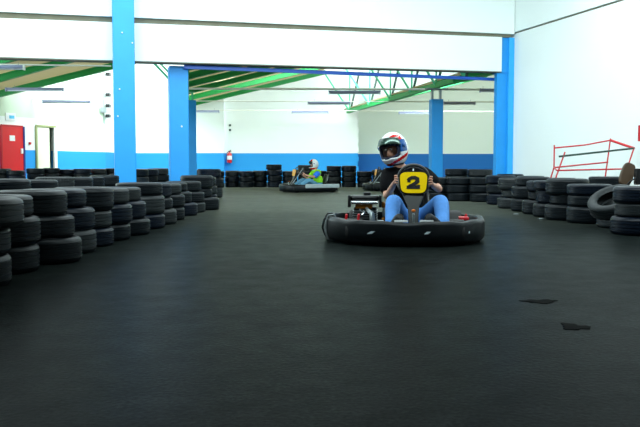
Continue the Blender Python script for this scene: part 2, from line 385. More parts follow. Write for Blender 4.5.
# corner column: follows the beam direction
cc = thing('concrete_column', 'blue corner column where the white beam meets the right wall', 'column', wpt(A, wd, Lb, -.4, 0))
off = Vector((cc.location.x, cc.location.y, 0))
b = MB(); q = [wpt(A, wd, s, tt, 0) - off for (s, tt) in ((Lb - .16, -.03), (Lb + .34, -.03), (Lb + .34, -.5), (Lb - .16, -.5))]
q2 = [wpt(A, wd, s, tt, 0) - off for (s, tt) in ((Lb - .16, -.36), (Lb, -.36), (Lb, -.5), (Lb - .16, -.5))]
# lower shaft full width below the beam, upper shaft beside the beam end
zc = zB0 - .02
q = [wpt(A, wd, s, tt, 0) - off for (s, tt) in ((Lb - .07, -.1), (Lb + .2, -.1), (Lb + .2, -.24), (Lb - .07, -.24))]
b.hexa(q, [p + Vector((0, 0, zc)) for p in q]); 
q = [wpt(A, wd, s, tt, 0) - off for (s, tt) in ((Lb + .003, -.08), (Lb + .2, -.08), (Lb + .2, -.5), (Lb + .003, -.5))]
b.hexa([p + Vector((0, 0, zc)) for p in q], [p + Vector((0, 0, zB1)) for p in q]); b.build('shaft', M['blue'], cc)
b = MB(); q = [wpt(A, wd, s, tt, 0) - off for (s, tt) in ((Lb + .2, -.02), (Lb + .345, -.02), (Lb + .345, -.5), (Lb + .2, -.5))]
b.hexa(q, [p + Vector((0, 0, zB1)) for p in q]); b.build('pilaster', mat('light_blue_paint', (45, 170, 240), .5), cc)
# blue steel channel under the beam
pa, pb_ = P(184, 66.8, 17.7), P(497, 79.5, 19.9)
b = MB(); hh = Vector((0, 0, .042)); tt = nb * .05
b.hexa([pa - hh - tt, pb_ - hh * .8 - tt, pb_ + hh * .8 - tt, pa + hh - tt], [pa - hh + tt, pb_ - hh * .8 + tt, pb_ + hh * .8 + tt, pa + hh + tt])
tag(b.build('steel_channel', M['blue_steel']), 'long thin blue steel rail running under the white beam', 'rail')

# ------------------------------------------------------------------ roof of the far hall
def v1x(d): return -3.86 - .164 * (d - 23.4)
def v2x(d): return 3.19 - .19 * (d - 22)
ZV = 2.87; SL = .255; DU = 1.0
def ridge(d): return v2x(d) - DU, ZV + SL * (v2x(d) - DU - v1x(d)) + .1
planes = [32.4, 29.2, 26.5, 24.2, 22.0, 19.9]
def rafter(p, q, label, grp, th=.17, w=.08, m='green'):
    t = thing('roof_rafter', label, 'roof beam', p, 0, grp)
    b = MB(); dv = q - p; h = Vector((0, 0, th)); s = Vector((0, w, 0)); z = Vector((0, 0, 0))
    def bar(lo, hi, ww):
        b.hexa([z + lo - ww, dv + lo - ww, dv + hi - ww, z + hi - ww], [z + lo + ww, dv + lo + ww, dv + hi + ww, z + hi + ww])
    bar(Vector((0, 0, 0)), Vector((0, 0, .025)), s); bar(Vector((0, 0, .02)), h - Vector((0, 0, .02)), Vector((0, .02, 0))); bar(h - Vector((0, 0, .025)), h, s)
    b.build('beam', M[m], t); return t
ordn = ['rearmost', 'second rearmost', 'third from the rear', 'fourth from the rear', 'fifth from the rear', 'nearest']
for i, d in enumerate(planes):
    rx, rz_ = ridge(d)
    t = rafter(Vector((v1x(d), d, ZV + .2)), Vector((rx, d, rz_)), 'green steel rafter of the middle roof bay, ' + ordn[i], 'rafters of the middle roof bay')
    # steep side of the saw tooth: leg, diagonal and hanger
    dvv = Vector((v2x(d) - v1x(d), 0, -.2)); rr = Vector((rx - v1x(d), 0, rz_ - ZV - .2))
    b = MB(); b.tube([rr, dvv], .035, 6); b.build('steep_leg', M['mint'], t)
    b = MB(); b.tube([dvv + Vector((-.02, 0, 0)), dvv + Vector((-.02, 0, 1.55))], .03, 6); b.build('hanger', M['mint'], t)
    b = MB(); b.tube([dvv, dvv + Vector((.34, -.05, 1.5))], .04, 6); b.build('strut', M['darksteel'], t)
    # right bay
    q = Vector((v2x(d) + 5.5, d, ZV + SL * 5.5))
    rafter(Vector((v2x(d), d, ZV)), q, 'green steel rafter of the right roof bay, ' + ordn[i], 'rafters of the right roof bay', th=.16)
# valley girders
for (fx_, lab) in ((v1x, 'left'), (v2x, 'right')):
    a_, b_ = Vector((fx_(32.8), 32.8, ZV + (.2 if fx_ is v1x else 0))), Vector((fx_(20.6), 20.6, ZV + (.2 if fx_ is v1x else 0)))
    b = MB(); s = Vector((.06, 0, 0)); h = Vector((0, 0, .12)); z = Vector((0, 0, -.02))
    b.hexa([a_ - s + z, b_ - s + z, b_ + s + z, a_ + s + z], [a_ - s + h, b_ - s + h, b_ + s + h, a_ + s + h])
    tag(b.build('valley_girder', M['green']), 'green valley girder running into the distance over the ' + ('second blue column' if lab == 'left' else 'free-standing blue column'), 'roof beam')
# roof boards ( beige ) on the rafters
def sheet(name, pts, m, th=.04):
    b = MB(); b.hexa(pts, [p + Vector((0, 0, th)) for p in pts]); return struct(b.build(name, m))
dN, dF = 19.35, 33.3
def RX(d): return ridge(d)
tm = M['sheet']; nt_ = tm.node_tree; bs_ = nt_.nodes['Principled BSDF']
tr_ = nt_.nodes.new('ShaderNodeBsdfTranslucent'); tr_.inputs[0].default_value = col(205, 195, 165); ms_ = nt_.nodes.new('ShaderNodeMixShader'); ms_.inputs[0].default_value = .6
nt_.links.new(bs_.outputs[0], ms_.inputs[1]); nt_.links.new(tr_.outputs[0], ms_.inputs[2]); nt_.links.new(ms_.outputs[0], nt_.nodes['Material Output'].inputs[0])
sheet('ceiling_middle_bay', [Vector((v1x(dN), dN, ZV + .41)), Vector((v1x(dF), dF, ZV + .41)), Vector((RX(dF)[0], dF, RX(dF)[1] + .21)), Vector((RX(dN)[0], dN, RX(dN)[1] + .21))], M['sheet'])
sheet('ceiling_right_bay', [Vector((v2x(20.1), 20.1, ZV + .17)), Vector((v2x(35.5), 35.5, ZV + .17)), Vector((v2x(35.5) + 9, 35.5, ZV + .17 + SL * 9)), Vector((v2x(20.1) + 7.5, 22, ZV + .17 + SL * 7.5))], M['sheet'])
# rooflight glazing on the steep side
b = MB()
g0 = [Vector((RX(dN)[0], dN, RX(dN)[1] + .2)), Vector((RX(dF)[0], dF, RX(dF)[1] + .2)), Vector((v2x(dF), dF, ZV + .2)), Vector((v2x(dN), dN, ZV + .2))]
vs = [b.bm.verts.new(p + Vector((.06, 0, 0))) for p in g0]; b.face(vs); struct(b.build('window_1', M['glass']))
# left bay rafters ( measured one by one )
for i, (x0, y0, x1, y1, d) in enumerate(((-40, 107, 160, 57.5, 24.4), (-40, 93, 160, 38, 21.8), (-40, 76, 160, 20, 19.3))):
    rafter(P(x0, y0, d), P(x1, y1, d), ('rearmost', 'middle', 'nearest')[i] + ' green rafter of the left roof bay above the red door', 'rafters of the left roof bay', th=.19)
a0, a1 = P(-40, 107, 24.4), P(160, 57.5, 24.4); c0, c1 = P(-40, 76, 19.3), P(160, 20, 19.3)
k = (25.4 - 19.3) / 5.1; e0 = c0 + (a0 - c0) * k; e1 = c1 + (a1 - c1) * k; hz = Vector((0, 0, .2))
sheet('ceiling_left_bay', [c0 + hz, e0 + hz, e1 + hz, c1 + hz], M['sheet'])
# steep mint bar seen beside the second column
b = MB(); b.tube([P(151, 60, 21), P(170, 80, 21)], .035, 6); tag(b.build('roof_brace', M['mint']), 'thin mint green roof brace slanting beside the second blue column', 'roof brace')
b = MB(); b.tube([P(157, 60, 21.5), P(176, 80, 21.5)], .03, 6); tag(b.build('roof_brace', M['mint']), 'thin mint green roof brace just right of its twin beside the second column', 'roof brace')
# conduits and fluorescent battens
for (ya, yb_, xa, xb, d, lab) in ((88.6, 89.6, 189, 497, 22.2, 'upper'), (101, 102, 189, 497, 26.6, 'middle'), (110, 111.5, 189, 500, 31.0, 'lower'), (98.3, 100.7, -30, 98, 26.7, 'left middle'), (64, 66, -30, 111, 17.9, 'left top')):
    b = MB(); b.tube([P(xa, ya, d), P(xb, yb_, d)], .03 if lab == 'upper' else .018, 6)
    tag(b.build('conduit', M['pipe']), 'thin pale conduit crossing the far hall, ' + lab + ' one', 'conduit')
bat = [(-14, 24, 68, 17.6, 'left of the picture, highest of the left three'), (6, 63, 89.8, 22.2, 'left of the picture, middle one above the red door'), (43, 90, 102, 26.8, 'left of the picture, lowest above the open door'),
       (329, 380, 92.8, 22.2, 'mid picture, highest of the centre three'), (308, 350, 103.5, 26.6, 'mid picture, middle of the centre three'), (292, 328, 112.5, 31, 'mid picture, lowest of the centre three'),
       (480, 500, 90.8, 22.2, 'right, beside the corner column'), (444, 475, 103.6, 26.6, 'right of the free-standing column'), (399, 429, 113.2, 31, 'left of the free-standing column'),
       (222, 229, 103.5, 26.6, 'small end seen above the extinguisher'), (188, 219, 111.8, 31, 'right beside the second column')]
for (xa, xb, y, d, lab) in bat:
    if xa == 222: continue
    p0, p1 = P(xa, y, d), P(xb, y, d); L = p1.x - p0.x
    t = thing('tube_light', 'unlit hanging tube light, ' + lab, 'lamp', ((p0.x + p1.x) / 2, d, p0.z), 0, 'hanging tube lights in the far hall')
    b = MB(); b.prism([Vector((-L / 2, -.05, .0)), Vector((-L / 2, .05, .0)), Vector((-L / 2, .03, .06)), Vector((-L / 2, -.03, .06))], Vector((0, 0, 0)), Vector((L, 0, 0))); b.build('housing', M['batten'], t)
    b = MB(); b.tube([(-L / 2 + .03, 0, -.02), (L / 2 - .03, 0, -.02)], .018, 8); b.build('tube', M['tube'], t)
    for s in (-1, 1):
        b = MB(); b.box(s * L / 2 - .012, s * L / 2 + .012, -.05, .05, -.045, .065); b.build('end_cap', M['pipe'] if xa < 0 else M['batten'], t)
        b = MB(); b.tube([(s * L * .35, 0, .06), (s * L * .35, 0, .13)], .006, 5); b.build('hanger', M['alu'], t)

# ------------------------------------------------------------------ tyres
def tyre_mesh(name, kind, R=.3, W=.18):
    w = W / 2; b = MB()
    prof = [(.60 * R, -w * .62), (.66 * R, -w * .80), (.76 * R, -w * .97), (.86 * R, -w), (.93 * R, -w * .93), (.975 * R, -w * .80)]
    gro = {0: (-.55, -.2, .2, .55), 1: (-.6, -.33, 0, .33, .6), 2: (-.3, .3)}[kind]
    for gz in gro: prof += [(R, w * gz - .006), (R - .009, w * gz - .004), (R - .009, w * gz + .004), (R, w * gz + .006)]
    prof += [(.975 * R, w * .80), (.93 * R, w * .93), (.86 * R, w), (.76 * R, w * .97), (.66 * R, w * .80), (.60 * R, w * .62), (.62 * R, w * .5), (.72 * R, w * .7), (.86 * R, w * .8), (.92 * R, w * .5), (.92 * R, -w * .5), (.86 * R, -w * .8), (.72 * R, -w * .7), (.62 * R, -w * .5)]
    b.lathe(prof, 48, Matrix.Translation((0, 0, w)), closed=True)
    # sidewall lettering rib and tread sipes as raised blocks
    if kind == 2:
        for k in range(40):
            a = 2 * PI * k / 40
            for zz in (-.62, 0, .62):
                m = Matrix.Rotation(a + (.03 if zz == 0 else 0), 4, 'Z') @ Matrix.Translation((R + .001, 0, w + w * zz))
                b.box(-.004, .0015, -.014, .014, -w * .2, w * .2, m)
    me_o = b.build(name, M['rubber0'], smooth=True, auto=50); me = me_o.data; bpy.data.objects.remove(me_o); return me
PROTO = [[None] * 3 for _ in range(3)]
for k in range(3):
    base = tyre_mesh('tyre', k)
    for m in range(3):
        me = base if m == 0 else base.copy()
        me.materials[0] = M['rubber%d' % m]; PROTO[k][m] = me
TY = []
def tyre(x, y, z, R, W, label, group, k=None, m=None, rot=None):
    k = random.choice((0, 0, 1) if 'front row' in group else (0, 1, 1, 2)) if k is None else k; m = random.choice((0, 0, 1, 2)) if m is None else m
    o = bpy.data.objects.new('tyre', PROTO[k][m]); C.objects.link(o); o.location = (x, y, z); o.scale = (R / .3, R / .3, W / .18)
    o.rotation_euler = rot or (0, 0, random.random() * 6)
    tag(o, label, 'tyre', group); TY.append(o); return o
ORD = ['first', 'second', 'third', 'fourth', 'fifth', 'sixth', 'seventh', 'eighth', 'ninth', 'tenth', 'eleventh', 'twelfth', 'thirteenth', 'fourteenth', 'fifteenth', 'sixteenth', 'seventeenth']
def lev(i, n): return 'bottom' if i == 0 else ('topmost' if i == n - 1 else ('middle' if n == 3 else ('second' if i == 1 else 'third') + ' lowest'))
OBST = []                            # (x, y, r, z0, z1, priority) already standing
def free(ts): 
    for (x, y, r, z0, z1) in ts:
        for (a, b, q, c0, c1) in OBST:
            if z0 < c1 - .004 and z1 > c0 + .004 and (x - a) ** 2 + (y - b) ** 2 < (r + q - .004) ** 2: return False
    return True
def put(make, where, group, near=.9, km=None):
    """make(offset in depth) -> list of tyres; take the smallest shift that touches nothing"""
    offs = [0]
    for k in range(1, int(near / .03)): offs += [k * .03, -k * .03]
    for o in offs:
        ts = make(o)
        if free(ts): break
    else:
        print('NOFIT', where); return
    if abs(o) > .3: print('SHIFT %.2f' % o, where)
    n = len(ts)
    for i, t in enumerate(ts):
        OBST.append(t); tyre(t[0], t[1], t[3], t[2], t[4] - t[3], '%s tyre of %s' % (lev(i, n), where), group)
def stack(ys, xes, side, where, group, R=.29, shift=.6):
    """ys: photo rows of the tyre joints from the floor up; xes: photo column of the visible edge of each tyre"""
    n = len(xes); rr = [R * random.uniform(.96, 1.02) for _ in xes]
    def make(o):
        df = H * F / (ys[0] - 165); dc = df + R * .9 + o; z = 0; out = []
        for i in range(n):
            r = rr[i]; z1 = H - (ys[i + 1] - 165) * (dc - r) / F; z1 = max(z + .13, min(z + .26, z1))
            out.append((Xat(xes[i], dc) - side * r, dc, r, z, z1)); z = z1
        return out
    put(make, where, group, shift)
def zstack(dc0, xe, n, W, where, group, R=.28, side=1, jit=.03, shift=1.2):
    rr = [R * random.uniform(.95, 1.04) for _ in range(n)]; ww = [W * random.uniform(.92, 1.08) for _ in range(n)]; jj = [random.uniform(-jit, jit) for _ in range(n)]
    def make(o):
        dc = dc0 + o; z = 0; out = []
        for i in range(n): out.append((Xat(xe, dc) - side * rr[i] + jj[i], dc, rr[i], z, z + ww[i])); z += ww[i]
        return out
    put(make, where, group, shift)
for (x, y, r) in ((Xat(124, 16.8), 16.8, .33), (Xat(177.3, 17.95), 17.95, .3), (Xat(187, 23.4), 23.4, .3), (Xat(436, 22.2), 22.2, .28), (cc.location.x, cc.location.y, .3), (4.8, 12.05, .42)): OBST.append((x, y, r, 0, 3))
# left barrier, front row
FL = [([293, 260, 230, 200], [6, 6, 20]), ([277, 248, 219, 197], [35.5, 37, 30]), ([267, 240, 217.5, 191.5], [79, 72, 65]), ([256, 232, 209, 190], [94, 93, 84.5]),
      ([248.5, 230, 211.5, 188], [112, 110, 112.5]), ([242.5, 225, 205, 189], [129, 131, 128]), ([236.5, 220, 202, 188], [149, 145, 140]), ([230, 215, 196, 183], [164, 164, 162]),
      ([225.5, 210, 198.5, 183.5], [176, 172, 171]), ([221, 208, 195, 184], [184, 184.5, 181]), ([216.5, 203.5, 192, 183], [197, 191.5, 187]), ([213, 203, 192, 181.5], [205, 204, 201]),
      ([210.5, 198, 189, 175.5], [219, 212, 213]), ([203, 194.5, 186, 177], [217, 217, 216]), ([198, 187.5, 178, 169], [222.5, 223.5, 221])]
for i, (ys, xs) in enumerate(FL):
    stack(ys, xs, 1, 'the %s stack from the camera, left barrier front row' % ORD[i], 'tyres of the left barrier front row', .285)
# left barrier, second row
S2 = [(8.6, 31, 3), (10.2, 55, 3), (11.3, 74, 3), (12.4, 91, 3), (13.6, 104, 3), (15.2, 118, 3), (17.0, 134, 3), (18.4, 148, 4), (19.6, 158, 4), (21, 169, 4)]
for i, (d, xe, n) in enumerate(S2):
    zstack(d, xe, n, .19 if n == 3 else .165, 'the %s stack from the camera, left barrier second row' % ORD[i], 'tyres of the left barrier second row')
# third row before the doors
for i, (xc, d, n, W) in enumerate(((-12, 23, 4, .155), (2, 23.3, 4, .155), (15.5, 23.5, 4, .153), (35, 24.3, 4, .172), (50.5, 24.6, 4, .158), (65.5, 24.9, 4, .158), (82.5, 25.3, 4, .16), (98.3, 25.8, 4, .158), (113, 26.2, 4, .157), (128, 26.4, 4, .16), (144, 26.4, 4, .16), (160, 26.4, 4, .16))):
    R = .265; zstack(d, xc + R * F / d, n, W, 'the %s stack from the left, row before the doors' % ORD[i], 'tyres of the back row before the doors', R, 1, .02)
# far row along the blue wall
far = [(206, 3), (217.5, 3), (233, 3), (247, 3), (260.5, 3), (275.5, 4), (291, 3), (306, 4), (320.5, 3), (335, 4), (350, 4), (365.5, 3), (380.5, 3), (396, 3), (411, 3)]
for i, (xc, n) in enumerate(far):
    R = .255; zstack(27.1, xc + R * F / 27.1 - 1, n, .185, 'the %s stack from the left, row along the blue wall' % ORD[i], 'tyres of the far row along the blue wall', R, 1, .012)
tyre(Xat(307, 28.8), 28.8, 0, .25, .18, 'tyre lying on the floor behind the far row', 'tyres of the far row along the blue wall')
# right side rows
FR = [([200.5, 192.5, 185, 177.5], [424, 424, 424]), ([201, 193, 185, 177.5], [447, 446, 447]), ([202, 193, 185, 177.5], [470, 469, 470]),
      ([205, 194, 184, 175.5], [487, 487, 486]), ([209, 198, 190, 178], [498, 502, 498.5]), ([212, 199, 186.5, 177], [511.5, 512, 516]), ([215, 200.5, 193, 181], [523, 529, 527]),
      ([218, 204, 190, 181.5], [534, 537, 534]), ([221, 205, 195, 179], [546, 551, 546.5]), ([224, 207, 195.5, 184.5], [568, 569, 568]), ([236.5, 218, 204, 187], [613, 617, 615])]
for i, (ys, xs) in enumerate(FR):
    stack(ys, xs, -1, 'the %s stack from the left, right barrier front row' % ORD[i], 'tyres of the right barrier front row', .275 if i < 3 else .285)
# behind the right row
for i, (dd, xe, n) in enumerate(((18.6, 444, 4), (18.4, 467, 4), (17.2, 497, 3), (16.2, 517, 3), (14.3, 545, 3), (12.4, 590, 3))):
    zstack(dd, xe, n, .165 if n == 4 else .18, 'the %s stack from the left, right barrier second row' % ORD[i], 'tyres of the right barrier second row', .28, -1)
# leaning tyre on a flat one
R = .29
bx_, by_ = Xat(597, 9.6) + .28, 9.6
tyre(bx_, by_, 0, .26, .17, 'black tyre lying flat under the leaning tyre beside the nearest right stack', 'loose tyres at the right barrier', 0, 2)
lp = P(613, 207, 9.6)
o = tyre(lp.x, lp.y, 0, .29, .18, 'worn grey tyre leaning at a slant against the nearest right stack', 'loose tyres at the right barrier', 0, 2)
ax_ = Vector((-.42, -.30, .86)).normalized(); o.rotation_euler = ax_.to_track_quat('Z', 'Y').to_euler(); o.location = lp - ax_ * .09 + Vector((0, 0, .06))

# ------------------------------------------------------------------ red rack, chair
RD = 14.5
t = thing('metal_rack', 'red steel tube rack frame standing askew before the right wall', 'rack', (Xat(590, 15), 15, 0))
def rk(pts, name='tube', m='red', r=.014, lab=None):
    b = MB(); b.tube([P(*p) - t.location for p in pts], r, 8); return b.build(name, M[m], t, smooth=True, label=lab)
rk([(554.3, 145, 15.2), (554, 167.5, 15.2), (549, 184, 15.2), (545, 200, 15.2)], 'upright'); rk([(565, 152, 14.6), (554, 183, 14.6), (548, 203, 14.6)], 'upright')
rk([(610.5, 138.5, 15.2), (603.5, 190, 15.2), (601, 210, 15.2)], 'upright'); rk([(634, 148, 14.6), (628, 166, 14.6), (618, 205, 14.6)], 'upright')
rk([(554, 148, 15.2), (585, 145, 15.2), (610.5, 140.3, 15.2)], 'rail'); rk([(559, 156.5, 14.6), (634, 148.3, 14.6)], 'rail', 'darksteel', .018, 'dark top rail'); rk([(554, 167.5, 15.2), (608, 162.2, 15.2)], 'rail'); rk([(557, 170.5, 14.6), (622, 169, 14.6)], 'rail')
rk([(610.5, 140.3, 15.2), (634, 148.3, 14.6)], 'cross_bar', 'red', .024); rk([(554, 167.5, 15.2), (557, 170.5, 14.6)], 'cross_bar')
# chair with brown backrest behind the tyres
ch = thing('office_chair', 'worn chair with a tilted brown padded backrest behind the right tyres', 'chair', (Xat(628, 11.9), 11.9, 0))
b = MB(); c = P(627, 174.5, 11.6) - ch.location
mt = Matrix.Translation(c) @ Matrix.Rotation(math.radians(22), 4, 'Y') @ Matrix.Rotation(math.radians(-12), 4, 'X')
pts = []
for k in range(24):
    a = 2 * PI * k / 24; ca, sa = math.cos(a), math.sin(a); pts.append(Vector((.095 * math.copysign(abs(ca) ** .55, ca), -.03, .175 * math.copysign(abs(sa) ** .7, sa))))
b.hexa([mt @ p for p in pts], [mt @ (p + Vector((0, .06, 0))) for p in pts]); b.build('backrest', M['brownfab'], ch, bevel=.012)
b = MB(); b.tube([mt @ Vector((0, .03, -.1)), mt @ Vector((0, .08, -.3)), c + Vector((.1, .1, -.5))], .02); b.build('back_bracket', M['black'], ch)
b = MB(); b.box(-.02, .42, -.1, .3, .3, .37); b.build('seat', M['brownfab'], ch, bevel=.02)
b = MB(); b.tube([(.2, .1, .3), (.2, .1, .08)], .03)
for k in range(5): a = 2 * PI * k / 5; b.tube([(.2, .1, .08), (.2 + .24 * math.cos(a), .1 + .24 * math.sin(a), .03)], .018)
b.build('base', M['black'], ch)
b = MB(); c2 = P(637.5, 177, 11.4) - ch.location; b.box(c2.x - .03, c2.x + .1, c2.y - .03, c2.y + .06, c2.z - .11, c2.z + .12); b.tube([c2 + Vector((0, 0, .0)), c2 + Vector((-.1, 0, -.06)), c2 + Vector((-.13, .05, -.12))], .012); b.build('armrest', M['black'], ch, bevel=.015)
b = MB(); c3 = P(641, 133, 14.6); b.box(c3.x - .04, c3.x + .5, c3.y, c3.y + .04, c3.z - .15, c3.z + .14)
tag(b.build('red_board', M['red']), 'red board at the right edge of the picture fixed to the right wall', 'sign')

# ------------------------------------------------------------------ floor stains
def stain(x, y, rx, ry, label):
    g = G(x, y); b = MB(); n = 26; vs = []
    for k in range(n):
        a = 2 * PI * k / n; rr = 1 + .25 * math.sin(3 * a + x) + .15 * math.sin(7 * a + y) + random.uniform(-.08, .08)
        vs.append(Vector((g.x + rx * rr * math.cos(a), g.y + ry * rr * math.sin(a), .001)))
    b.hexa(vs, [v + Vector((0, 0, .0015)) for v in vs]); tag(b.build('floor_stain', M['oil']), label, 'stain')
stain(540, 301.5, .09, .06, 'dark patch in the floor on the right, farther of the two')
stain(574, 327, .06, .07, 'dark patch in the floor on the right, nearer of the two')
b = MB()
for (px, py) in ((516, 214.5), (541, 219)):
    g = G(px, py); b = MB(); b.box(g.x - .035, g.x + .035, g.y - .04, g.y + .03, 0, .012); o = b.build('litter', M['alu'], bevel=.004)
    tag(o, 'scrap of pale litter on the floor by the right tyres, ' + ('farther one' if px < 530 else 'nearer one'), 'litter')

# ------------------------------------------------------------------ people
def skin_mesh(verts, edges, name, m, parent, sub=2, root=0):
    """verts: list of (pos, rx[, ry])"""
    me = bpy.data.meshes.new(name); me.from_pydata([tuple(v[0]) for v in verts], edges, []); o = bpy.data.objects.new(name, me); C.objects.link(o)
    md = o.modifiers.new('skin', 'SKIN'); md.use_smooth_shade = True; md.branch_smoothing = .3
    sv = me.skin_vertices[0].data
    for i, v in enumerate(verts): sv[i].radius = (v[1], v[2] if len(v) > 2 else v[1]); sv[i].use_root = (i == root)
    s = o.modifiers.new('sub', 'SUBSURF'); s.levels = sub; s.render_levels = sub
    dg = bpy.context.evaluated_depsgraph_get(); dg.update(); ev = o.evaluated_get(dg)
    nm = bpy.data.meshes.new_from_object(ev, depsgraph=dg); o.modifiers.clear(); o.data = nm; bpy.data.meshes.remove(me)
    nm.materials.clear(); nm.materials.append(m)
    for p in nm.polygons: p.use_smooth = True
    o.parent = parent; return o
class Chain:
    def __init__(s): s.v = []; s.e = []
    def add(s, pos, r, par=None, r2=None):
        s.v.append((Vector(pos), r, r2 or r)); i = len(s.v) - 1
        if par is not None: s.e.append((par, i))
        return i
    def path(s, pts, par=None):
        for (p, r) in pts: par = s.add(p, r, par)
        return par
def lerp(a, b, t): return Vector(a) * (1 - t) + Vector(b) * t
def driver(J, loc, rz, scale, label, shirt, sleeve_to, legs_m, helm_dir, helm_roll, look='kid'):
    t = thing('person', label, 'person', loc, rz, None, scale)
    c = Chain()
    pel = c.add(J['pelvis'], .11, None, .10); mid = c.add(J['mid'], .115, pel, .09); che = c.add(J['chest'], .13, mid, .1); sb = c.add(J['sbase'], .09, che, .075)
    nk = c.add(J['neck'], .052, sb); hd = Vector(J['head']); fdir = Vector(helm_dir).normalized()
    h0 = c.add(lerp(J['neck'], hd, .5) + fdir * .01, .07, nk); h1 = c.add(hd + fdir * .02 + Vector((0, 0, -.01)), .09, h0); c.add(hd + Vector((0, 0, .07)), .07, h1)
    c.add(hd + fdir * .112 + Vector((0, 0, -.03)), .022, h1)     # nose
    for s, sh, el, wr, ha in ((-1, 'shL', 'elL', 'wrL', 'haL'), (1, 'shR', 'elR', 'wrR', 'haR')):
        a = c.add(J[sh], .056, sb); a = c.add(lerp(J[sh], J[el], .5), .048, a); a = c.add(J[el], .040, a); a = c.add(lerp(J[el], J[wr], .4), .037, a); a = c.add(J[wr], .026, a)
        hand = Vector(J[ha]); w = Vector(J[wr]); fd = (hand - w).normalized(); a = c.add(hand, .028, a, .018)
        # five fingers wrapped round the wheel rim ( rim runs vertically here )
        rimc = hand + Vector((0, -.028, 0)); side = Vector((s, 0, 0))
        for f, (dz, ln) in enumerate(((.033, .92), (.011, 1), (-.011, .95), (-.033, .8))):
            b0 = hand + Vector((s * .018, -.012, dz * .9)); p = c.add(b0, .0095, a)
            p = c.add(b0 + Vector((s * .012, -.026 * ln, dz * .15)), .009, p)
            p = c.add(b0 + Vector((s * -.004, -.046 * ln, dz * .2)), .0085, p)
            c.add(b0 + Vector((s * -.024, -.044 * ln, dz * .2)), .0075, p)
        p = c.add(hand + Vector((-s * .018, -.004, .026)), .011, a); p = c.add(hand + Vector((-s * .024, -.03, .042)), .0095, p); c.add(hand + Vector((-s * .012, -.046, .05)), .0085, p)
    for hp, kn, an, toe in (('hiL', 'knL', 'anL', 'toL'), ('hiR', 'knR', 'anR', 'toR')):
        a = c.add(J[hp], .078, pel); a = c.add(lerp(J[hp], J[kn], .5), .068, a); a = c.add(J[kn], .055, a); a = c.add(lerp(J[kn], J[an], .45), .05, a); a = c.add(J[an], .036, a); c.add(lerp(J[an], J[toe], .8), .03, a)
    skin_mesh(c.v, c.e, 'body', M['skin'], t)
    # shirt
    c = Chain(); pel = c.add(lerp(J['pelvis'], J['mid'], .35), .17, None, .14); mid = c.add(J['mid'], .18, pel, .14); che = c.add(J['chest'], .20, mid, .15); sb = c.add(J['sbase'], .13, che, .12)
    c.add(lerp(J['sbase'], J['neck'], .75), .066, sb)
    for s, sh, el in ((-1, 'shL', 'elL'), (1, 'shR', 'elR')):
        a = c.add(J[sh], .096, sb); a = c.add(lerp(J[sh], J[el], .5 * sleeve_to), .088, a); c.add(lerp(J[sh], J[el], sleeve_to), .076, a)
    skin_mesh(c.v, c.e, 'shirt', M[shirt], t)
    if look == 'kid':       # blue sleeves / bib of the distant driver
        c = Chain(); a = c.add(J['shR'], .098); a = c.add(lerp(J['shR'], J['elR'], .5), .1, a); c.add(J['elR'], .09, a); skin_mesh(c.v, c.e, 'sleeve', M['royal'], t)
    # trousers
    c = Chain(); pel = c.add(J['pelvis'], .135, None, .12)
    for hp, kn, an in (('hiL', 'knL', 'anL'), ('hiR', 'knR', 'anR')):
        a = c.add(J[hp], .095, pel); a = c.add(lerp(J[hp], J[kn], .5), .083, a); a = c.add(J[kn], .082, a); a = c.add(lerp(J[kn], J[an], .2), .084, a); a = c.add(lerp(J[kn], J[an], .6), .076, a); c.add(lerp(J[kn], J[an], .98), .068, a)
    skin_mesh(c.v, c.e, 'jeans', M[legs_m], t)
    # shoes
    for an, toe in (('anL', 'toL'), ('anR', 'toR')):
        a_, b_ = Vector(J[an]), Vector(J[toe]); c = Chain()
        p = c.add(a_ + Vector((0, .03, -.02)), .045); p = c.add(lerp(a_, b_, .5), .052, p); p = c.add(lerp(a_, b_, .85), .052, p); c.add(b_, .038, p)
        so = skin_mesh(c.v, c.e, 'shoe', M['shoe'], t)
        b = MB(); pp = b_ + Vector((0, -.03, -.055)); sc = .075
        pts = [pp + Vector((sc * .85 * math.cos(x_), .02 * math.sin(x_), 0)) for x_ in [PI * 2 * k / 18 for k in range(18)]]
        b.hexa(pts, [p + Vector((0, .0, .018)) for p in pts]); o = b.build('sole', M['sole'], so, smooth=True, label='white rubber sole')
    # head details
    f = fdir; rt = Vector((f.y, -f.x, 0)).normalized() * -1; u = rt.cross(f).normalized()
    if u.z < 0: u = -u
    rot = Matrix((( -f.y, f.x, 0, 0), (0, 0, 0, 0), (0, 0, 0, 0), (0, 0, 0, 1)))
    yv = f; xv = yv.cross(Vector((0, 0, 1))).normalized(); zv = xv.cross(yv)
    RM = Matrix(((xv.x, yv.x, zv.x, 0), (xv.y, yv.y, zv.y, 0), (xv.z, yv.z, zv.z, 0), (0, 0, 0, 1))) @ Matrix.Rotation(helm_roll, 4, 'Y')
    HM = Matrix.Translation(hd) @ RM
    for s in (-1, 1):
        b = MB(); b.ball(HM @ Vector((s * .032, .108, .004)), .013, .01, .010, 12); ey = b.build('eye', M['eyewhite'], t, smooth=True)
        b = MB(); b.ball(HM @ Vector((s * .032, .119, .004)), .006, .004, .006, 10); b.build('iris', M['eyedark'], ey, smooth=True)
        b = MB(); b.tube([HM @ Vector((s * .015, .114, .022)), HM @ Vector((s * .033, .114, .027)), HM @ Vector((s * .052, .104, .022))], .004, 6); b.build('eyebrow', M['eyedark'], t, smooth=True)
    # helmet: local x = wearer's right ... sign handled by az; y forward
    he = bpy.data.objects.new('helmet', None); C.objects.link(he); he.parent = t
    b = MB(); NA, NE = 96, 48; grid = []
